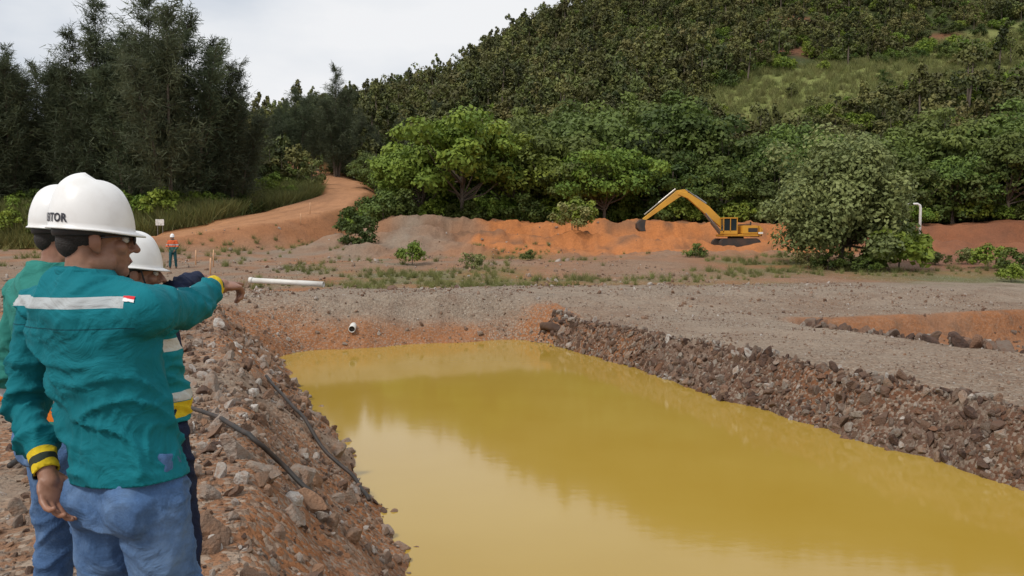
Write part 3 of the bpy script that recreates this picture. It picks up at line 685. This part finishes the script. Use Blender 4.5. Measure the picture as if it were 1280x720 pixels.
    for arm,pose,sg,nm in((armR,handR,1,'hand_right'),(armL,handL,-1,'hand_left')):
        s_,e_,w_=[Vector(p) for p in arm];d=(w_-e_).normalized()
        if pose=='point': n=Vector((0.2,0,1));side=-r if sg>0 else r;d=Vector((.42,1,-.02)).normalized()
        else: n=(r*sg);side=f;d=(d+Vector((0,0,-.5))).normalized()
        hand(nm,w_+d*.012,d,n,side,pose,par,sc=sc*.98)
    return par,so,po,r,f
teal=(.005,.155,.19);navy=(.012,.018,.045)
silver=(.42,.45,.46);yel=(.62,.45,.02);org=(.6,.16,.02)
jeans=lambda nm:cloth(nm,(.06,.12,.245),folds=.45,fade=(.18,.28,.44))
gz=lambda x,y:float(H(np.array([x]),np.array([y]))[0])
def decal(target,par,name,mat,quads,off=.0025,n=8):
    b3=bmesh.new()
    for (a,b_,c,d) in quads:
        a,b_,c,d=map(Vector,(a,b_,c,d));g_=[[None]*(n+1) for _ in range(n+1)]
        for i_ in range(n+1):
            for j in range(n+1):
                p=a.lerp(b_,i_/n).lerp(d.lerp(c,i_/n),j/n);ok,loc,nor,_=target.closest_point_on_mesh(p);g_[i_][j]=b3.verts.new(loc+nor*off)
        for i_ in range(n):
            for j in range(n): b3.faces.new((g_[i_][j],g_[i_+1][j],g_[i_+1][j+1],g_[i_][j+1]))
    return obj_from_bm(b3,name,mat,par,True)
wl=(-1.262,2.13,.985);wr=(-.984,2.63,1.447)
sh1=cloth('shirt_teal',teal,[('z',1.447,1.476,-.02,-1.6,-.985,silver),('z',1.3925,1.396,-.02,-1.6,-.96,(.003,.07,.09)),('d',wl,.02,.062,yel),('d',wl,.034,.046,(.03,.04,.03)),('d',wr,.0,.05,yel),('d',wr,.02,.034,(.02,.06,.05))])
m1,s1,p1,r1,f1=man('worker_pointing',(-1.06,2.17,gz(-1.06,2.17)),(.46,.888),(-1.045,2.16,.97),(-1.145,2.165,1.42),1.0,
  ((-.962,2.075,1.415),(-.972,2.37,1.392),wr),((-1.325,2.255,1.405),(-1.40,2.26,1.15),wl),sh1,jeans('denim'),(-1.138,2.19,1.602),(.84,.54),.955,vox=.0085,glasses=True,marktext='VISITOR',seed=1,chin=False)
decal(s1,m1,'flag_patch_red',NT('flag_red').set(col=(.6,.02,.03),rough=.8),[((-.992,2.02,1.468),(-.955,2.01,1.468),(-.955,2.005,1.459),(-.992,2.015,1.459))],.003,5)
decal(s1,m1,'flag_patch_white',NT('flag_white').set(col=(.75,.75,.75),rough=.8),[((-.992,2.015,1.459),(-.955,2.005,1.459),(-.955,2.0,1.450),(-.992,2.01,1.450))],.003,5)
sh2=cloth('shirt_green',(.03,.20,.17),[('z',1.0,1.045,0,-3,3,org),('z',1.045,1.075,0,-3,3,silver)])
m2=man('worker_standing',(-1.56,2.78,gz(-1.56,2.78)),(.6,.8),(-1.56,2.76,.97),(-1.58,2.76,1.42),1.0,
  ((-1.42,2.66,1.41),(-1.44,2.78,1.14),(-1.48,2.98,1.05)),((-1.74,2.86,1.40),(-1.80,2.84,1.13),(-1.73,2.90,.92)),sh2,jeans('denim_dark'),(-1.552,2.79,1.612),(.85,.5),.93,handR='relax',seed=3,chin=False)
teal3=(.007,.19,.22)
w3=(-1.432,3.62,1.425)
sh3=cloth('vest_teal',teal3,[('z',1.165,1.215,0,-3,3,(.55,.55,.5)),('z',.965,1.0,0,-3,3,(.5,.5,.46)),('z',.90,.962,0,-3,3,yel),('d',(-1.41,3.42,1.40),0,.33,navy)])
m3=man('worker_in_vest',(-1.46,3.2,gz(-1.46,3.2)),(.6,.8),(-1.45,3.2,.90),(-1.49,3.2,1.28),.95,
  ((-1.36,3.10,1.295),(-1.41,3.36,1.38),w3),((-1.64,3.3,1.28),(-1.68,3.32,1.04),(-1.62,3.36,.86)),sh3,cloth('trousers_navy',navy),(-1.53,3.24,1.465),(.86,.5),.87,mark=-20,hsc=.97,seed=5)
fx,fy=P(216,41),41;fz=gz(fx,fy)
vest=cloth('vest_orange',(.06,.15,.13),[('z',fz+1.1,fz+1.45,0,-99,99,(.6,.12,.04)),('z',fz+1.18,fz+1.24,0,-99,99,silver)])
m4=man('worker_distant',(fx,fy,fz),(.3,-.95),(fx,fy,fz+.93),(fx,fy,fz+1.39),1.0,
  ((fx-.19,fy,fz+1.38),(fx-.27,fy-.03,fz+1.12),(fx-.15,fy-.2,fz+1.1)),((fx+.19,fy,fz+1.38),(fx+.27,fy-.03,fz+1.12),(fx+.2,fy-.2,fz+.95)),vest,cloth('trousers_teal',(.02,.08,.09)),(fx,fy-.02,fz+1.59),(.3,-.95),fz+.85,vox=.015,handR='relax',hsc=1.0,seed=7)
# ---------------------------------------------------------------- excavator
ym=paint('excavator_yellow',(.60,.31,.03),.5,.5,(.25,.12,.04),.8);dkm=paint('dark_steel',(.03,.028,.026),.7,.5,(.16,.08,.04),1.5)
glm=NT('cab_glass').set(col=(.02,.03,.035),rough=.08);stm=paint('steel',(.35,.33,.30),.35,.2,metal=.8);whp=paint('white_paint',(.72,.71,.68),.5,.15)
ex,ey=16.75,60.;ez=gz(ex,ey)-.05;ex_o=empty('excavator',(ex,ey,ez));SX,SZ=.76,.86
def XB(nm,mat,boxes,bev=.04):
    b=bmesh.new()
    for c_,s_ in boxes:bm_box(b,(ex+c_[0]*SX,ey+c_[1],ez+c_[2]*SZ),(s_[0]*SX,s_[1],s_[2]*SZ),None,bev)
    return obj_from_bm(b,nm,mat,ex_o)
for sy in(-1.1,1.1):
    b=bmesh.new();n=40;rr=.42;pr=[]
    for i_ in range(n):
        a_=2*math.pi*i_/n;pr.append(((math.cos(a_)*rr+(1.55 if math.cos(a_)>0 else -1.55))*SX,(math.sin(a_)*rr+.44)*SZ))
    A_=[b.verts.new((ex+x_,ey+sy-.28,ez+z_)) for x_,z_ in pr];B_=[b.verts.new((ex+x_,ey+sy+.28,ez+z_)) for x_,z_ in pr]
    for i_ in range(n):b.faces.new((A_[i_],A_[(i_+1)%n],B_[(i_+1)%n],B_[i_]))
    b.faces.new(A_);b.faces.new(B_)
    for i_ in range(26):
        x_=(-1.55+i_*3.1/25)*SX
        for z_ in(.87*SZ,.02):bm_box(b,(ex+x_,ey+sy,ez+z_),(.05,.6,.05))
    obj_from_bm(b,'track',dkm,ex_o)
    b=bmesh.new()
    for i_ in range(6):
        c_=Vector((ex+(-1.5+i_*.6)*SX,ey+sy,ez+.4*SZ));bm_tube(b,[c_+Vector((0,-.31,0)),c_+Vector((0,.31,0))],[.16,.16],14)
    obj_from_bm(b,'rollers',dkm,ex_o,False)
XB('undercarriage_frame',dkm,[((0,0,.6),(2.2,1.8,.4)),((0,0,.95),(1.2,1.2,.25))])
XB('upper_deck',ym,[((.1,0,1.15),(3.4,2.5,.2)),((.95,.0,1.62),(1.6,2.5,.75))],.06)
XB('counterweight',ym,[((1.95,0,1.5),(.55,2.5,.95))],.15)
XB('counterweight_trim',dkm,[((1.2,-1.262,1.6),(.9,.02,.35)),((2.2,-.6,1.2),(.1,.5,.2)),((.9,0.3,2.06),(.9,.9,.12)),((1.3,-.4,2.15),(.12,.12,.35))],.01)
XB('counterweight_stripe',whp,[((1.95,-1.262,1.35),(.45,.01,.16))],.0)
XB('cab',ym,[((-.95,-.75,2.62),(1.4,1.0,.1)),((-.3,-.75,2.0),(.1,.95,1.25)),((-1.6,-1.2,2.0),(.08,.08,1.25)),((-1.6,-.3,2.0),(.08,.08,1.25)),((-.95,-1.2,2.0),(.08,.08,1.25)),((-.95,-.75,1.4),(1.38,.98,.3))],.02)
XB('cab_glass',glm,[((-.95,-.75,2.03),(1.26,.86,1.1))],.02)
def arm_part(nm,mat,prof,w,yo=0):
    b=bmesh.new();A_=[b.verts.new((x_,ey+yo-w/2,z_)) for x_,z_ in prof];B_=[b.verts.new((x_,ey+yo+w/2,z_)) for x_,z_ in prof];n=len(prof)
    for i_ in range(n):b.faces.new((A_[i_],A_[(i_+1)%n],B_[(i_+1)%n],B_[i_]))
    b.faces.new(A_);b.faces.new(B_);bmesh.ops.bevel(b,geom=b.edges[:],offset=.02,segments=1,affect='EDGES');return obj_from_bm(b,nm,mat,ex_o)
bz=ez+1.15
arm_part('boom',ym,[(16.3,bz-.15),(16.4,bz+.3),(14.7,bz+2.0),(13.2,5.08),(12.45,5.22),(12.35,4.98),(13.1,4.74),(14.3,bz+1.55)],.4)
arm_part('stick',ym,[(13.15,5.15),(12.85,5.38),(12.3,5.3),(9.75,3.2),(9.85,2.98),(12.4,4.75)],.3)
arm_part('bucket',dkm,[(9.95,3.1),(9.6,3.15),(9.3,2.85),(9.3,2.5),(9.55,2.25),(9.95,2.25),(9.85,2.6)],1.0)
b=bmesh.new()
def cyl(a_,b_,r1_,r2_,yo):
    a_=Vector((a_[0],ey+yo,a_[1]));b_=Vector((b_[0],ey+yo,b_[1]));m_=a_.lerp(b_,.55);bm_tube(b,[a_,m_],[r1_,r1_],10);bm_tube(b,[m_,b_],[r2_,r2_],8)
cyl((15.7,bz-.1),(14.4,bz+1.5),.09,.05,-.3);cyl((15.7,bz-.1),(14.4,bz+1.5),.09,.05,.3);cyl((14.5,bz+2.2),(12.95,5.38),.09,.05,0);cyl((12.2,5.4),(9.9,3.5),.07,.045,0)
obj_from_bm(b,'hydraulic_cylinders',stm,ex_o)
# ---------------------------------------------------------------- pipes, posts, signs
pv=paint('pvc_white',(.68,.67,.63),.4,.3,(.3,.2,.12),2)
def gtube(name,pts,r,mat,dz=0,n=40,par=None,k=10):
    pts=np.array(pts,float);t_=np.linspace(0,len(pts)-1,n);x=np.interp(t_,range(len(pts)),pts[:,0]);y=np.interp(t_,range(len(pts)),pts[:,1])
    for _ in range(4):
        x[1:-1]=(x[:-2]+x[1:-1]*2+x[2:])/4;y[1:-1]=(y[:-2]+y[1:-1]*2+y[2:])/4
    z=H(x,y)+dz
    for _ in range(6):z[1:-1]=np.maximum(z[1:-1],(z[:-2]+z[2:])/2)
    b=bmesh.new();bm_tube(b,[(a_,b_,c_) for a_,b_,c_ in zip(x,y,z)],[r]*n,k);return obj_from_bm(b,name,mat,par,True)
rub=paint('black_hose',(.022,.02,.018),.65,.3,(.15,.08,.05),6)
def ray(px,py):
    for D in np.arange(1.5,80,.03):
        if 1.6-(py-300)/1000*D<=gz(P(px,D),D):return P(px,D),D
    return P(px,30),30
gtube('rubber_hose',[ray(215,518),ray(262,536),ray(310,568),ray(350,600),ray(392,640)],.020,rub,.085)
gtube('rubber_hose',[ray(330,478),ray(372,528),ray(400,575),ray(440,610),ray(458,640)],.021,rub,.075)
gtube('rubber_hose',[ray(2,600),ray(30,575),ray(60,545)],.02,rub,.07)
x1,y1=P(312,27.),27.;x2,y2=P(404,26.3),26.3;zz=max(gz(x1,y1),gz(x2,y2))+.16
b=bmesh.new();bm_tube(b,[(x1,y1,zz+.1),(x2,y2,zz)],[.09,.09],18,False);bm_tube(b,[(x1-.02,y1,zz+.1),(x1+.1,y1-.02,zz+.1)],[.105,.105],18,False)
o=obj_from_bm(b,'white_pipe',pv,None,True);o.modifiers.new('s','SOLIDIFY').thickness=.008
ox,oy=ray(441,414);oz=gz(ox,oy)
b=bmesh.new();bm_tube(b,[(ox-.1,oy+.6,oz+.12),(ox,oy-.25,oz+.06)],[.09,.09],18,False)
o=obj_from_bm(b,'outlet_pipe',pv,None,True);o.modifiers.new('s','SOLIDIFY').thickness=.012
b=bmesh.new();bm_tube(b,[(ox-.1,oy+.55,oz+.12),(ox-.008,oy-.19,oz+.064)],[.075,.075],14);obj_from_bm(b,'outlet_pipe_black_core',rub,None,True)  # black capped cylinder filling the outlet pipe, recessed behind its mouth
lx,ly=ray(688,416);b=bmesh.new();bm_tube(b,[(lx-.25,ly+.1,gz(lx,ly)+.12),(lx,ly,gz(lx,ly)+.14),(lx+.3,ly-.25,gz(lx,ly)+.05)],[.12,.13,.1],10);nb=remeshed(b,.03,1);displace(nb,.02,5,3);obj_from_bm(nb,'driftwood_log',paint('wet_wood',(.05,.025,.015),.8,.4),None,True)
D=52;lx=P(1149,D);lz=gz(lx,D);e_=empty('street_lamp',(lx,D,lz));tz=1.6+.045*D
b=bmesh.new();bm_tube(b,[(lx,D,lz-.2),(lx,D,tz-.25),(lx-.05,D,tz-.1),(lx-.2,D,tz),(lx-1.0,D,tz)],[.085,.08,.08,.07,.06],12);obj_from_bm(b,'pole',whp,e_,True)
b=bmesh.new();bm_box(b,(lx-.85,D,tz-.06),(.55,.22,.1),None,.03);obj_from_bm(b,'lamp_head',whp,e_)
b=bmesh.new();bm_box(b,(lx,D,lz+.1),(.4,.4,.25),None,.03);obj_from_bm(b,'concrete_base',paint('concrete',(.35,.33,.3),.9),e_)
def sign(name,px,D,w,h,pz,mat=whp):
    x=P(px,D);z=gz(x,D);e_=empty(name,(x,D,z));b=bmesh.new();bm_box(b,(x,D-.05,z+pz),(w,.03,h),None,.008);obj_from_bm(b,'board',mat,e_)
    b=bmesh.new()
    for sx in(-w*.3,w*.3):bm_tube(b,[(x+sx,D,z-.2),(x+sx,D,z+pz+h*.4)],[.03,.03],8)
    obj_from_bm(b,'posts',stm,e_)
sign('notice_sign',201,66,.7,.5,1.2);sign('notice_sign',1132,53,.55,.3,1.4)
for px,D,h in((388,69,1.0),(376,66,.9),(266,42,.9),(262,38,.8),(244,43,.8),(518,50,1.2)):
    x=P(px,D);z=gz(x,D);b=bmesh.new();bm_tube(b,[(x,D,z-.2),(x+.03,D,z+h*.6),(x+.04,D,z+h)],[.04,.04,.035],8);o=obj_from_bm(b,'marker_stake',paint('stake_paint',(.6,.35,.2) if px<400 else (.15,.1,.07),.7),None,True)
# ---------------------------------------------------------------- world, sun, camera
W=bpy.data.worlds.new('World');S.world=W;W.use_nodes=True;n=W.node_tree.nodes;L=W.node_tree.links.new;n.clear()
sd=Vector((-.5,-.55,.85)).normalized();el=math.asin(sd.z);az=math.atan2(sd.x,sd.y)
sk=n.new('ShaderNodeTexSky');sk.sky_type='NISHITA';sk.sun_disc=False;sk.sun_elevation=el;sk.sun_rotation=az;sk.dust_density=3
b1=n.new('ShaderNodeBackground');b1.inputs[1].default_value=.12;L(sk.outputs[0],b1.inputs[0])
tc=n.new('ShaderNodeTexCoord');mp=n.new('ShaderNodeMapping');mp.inputs['Scale'].default_value=(1,1,2.6);L(tc.outputs['Generated'],mp.inputs[0])
nz=n.new('ShaderNodeTexNoise');nz.inputs['Scale'].default_value=2.2;nz.inputs['Detail'].default_value=6;L(mp.outputs[0],nz.inputs[0])
cr=n.new('ShaderNodeValToRGB');cr.color_ramp.elements[0].position=.36;cr.color_ramp.elements[0].color=(.66,.71,.78,1);cr.color_ramp.elements[1].position=.60;cr.color_ramp.elements[1].color=(.88,.89,.91,1);L(nz.outputs[0],cr.inputs[0])
b2=n.new('ShaderNodeBackground');b2.inputs[1].default_value=1.0;L(cr.outputs[0],b2.inputs[0])
mr=n.new('ShaderNodeMapRange');mr.inputs[1].default_value=.3;mr.inputs[2].default_value=.5;mr.inputs[3].default_value=.75;mr.inputs[4].default_value=1;L(nz.outputs[0],mr.inputs[0])
ms=n.new('ShaderNodeMixShader');L(mr.outputs[0],ms.inputs[0]);L(b1.outputs[0],ms.inputs[1]);L(b2.outputs[0],ms.inputs[2]);wo=n.new('ShaderNodeOutputWorld');L(ms.outputs[0],wo.inputs[0])
sl=bpy.data.lights.new('sun','SUN');sl.energy=2.3;sl.angle=math.radians(11);sl.color=(1,.95,.88);so=link(bpy.data.objects.new('sun',sl));so.rotation_euler=sd.to_track_quat('Z','Y').to_euler()
cam=bpy.data.cameras.new('camera');cam.lens=28.1;cam.sensor_width=36;cam.clip_start=.1;cam.clip_end=3000
co_=link(bpy.data.objects.new('camera',cam));co_.location=(0,0,1.6);co_.rotation_euler=(math.radians(90-3.43),0,0);S.camera=co_
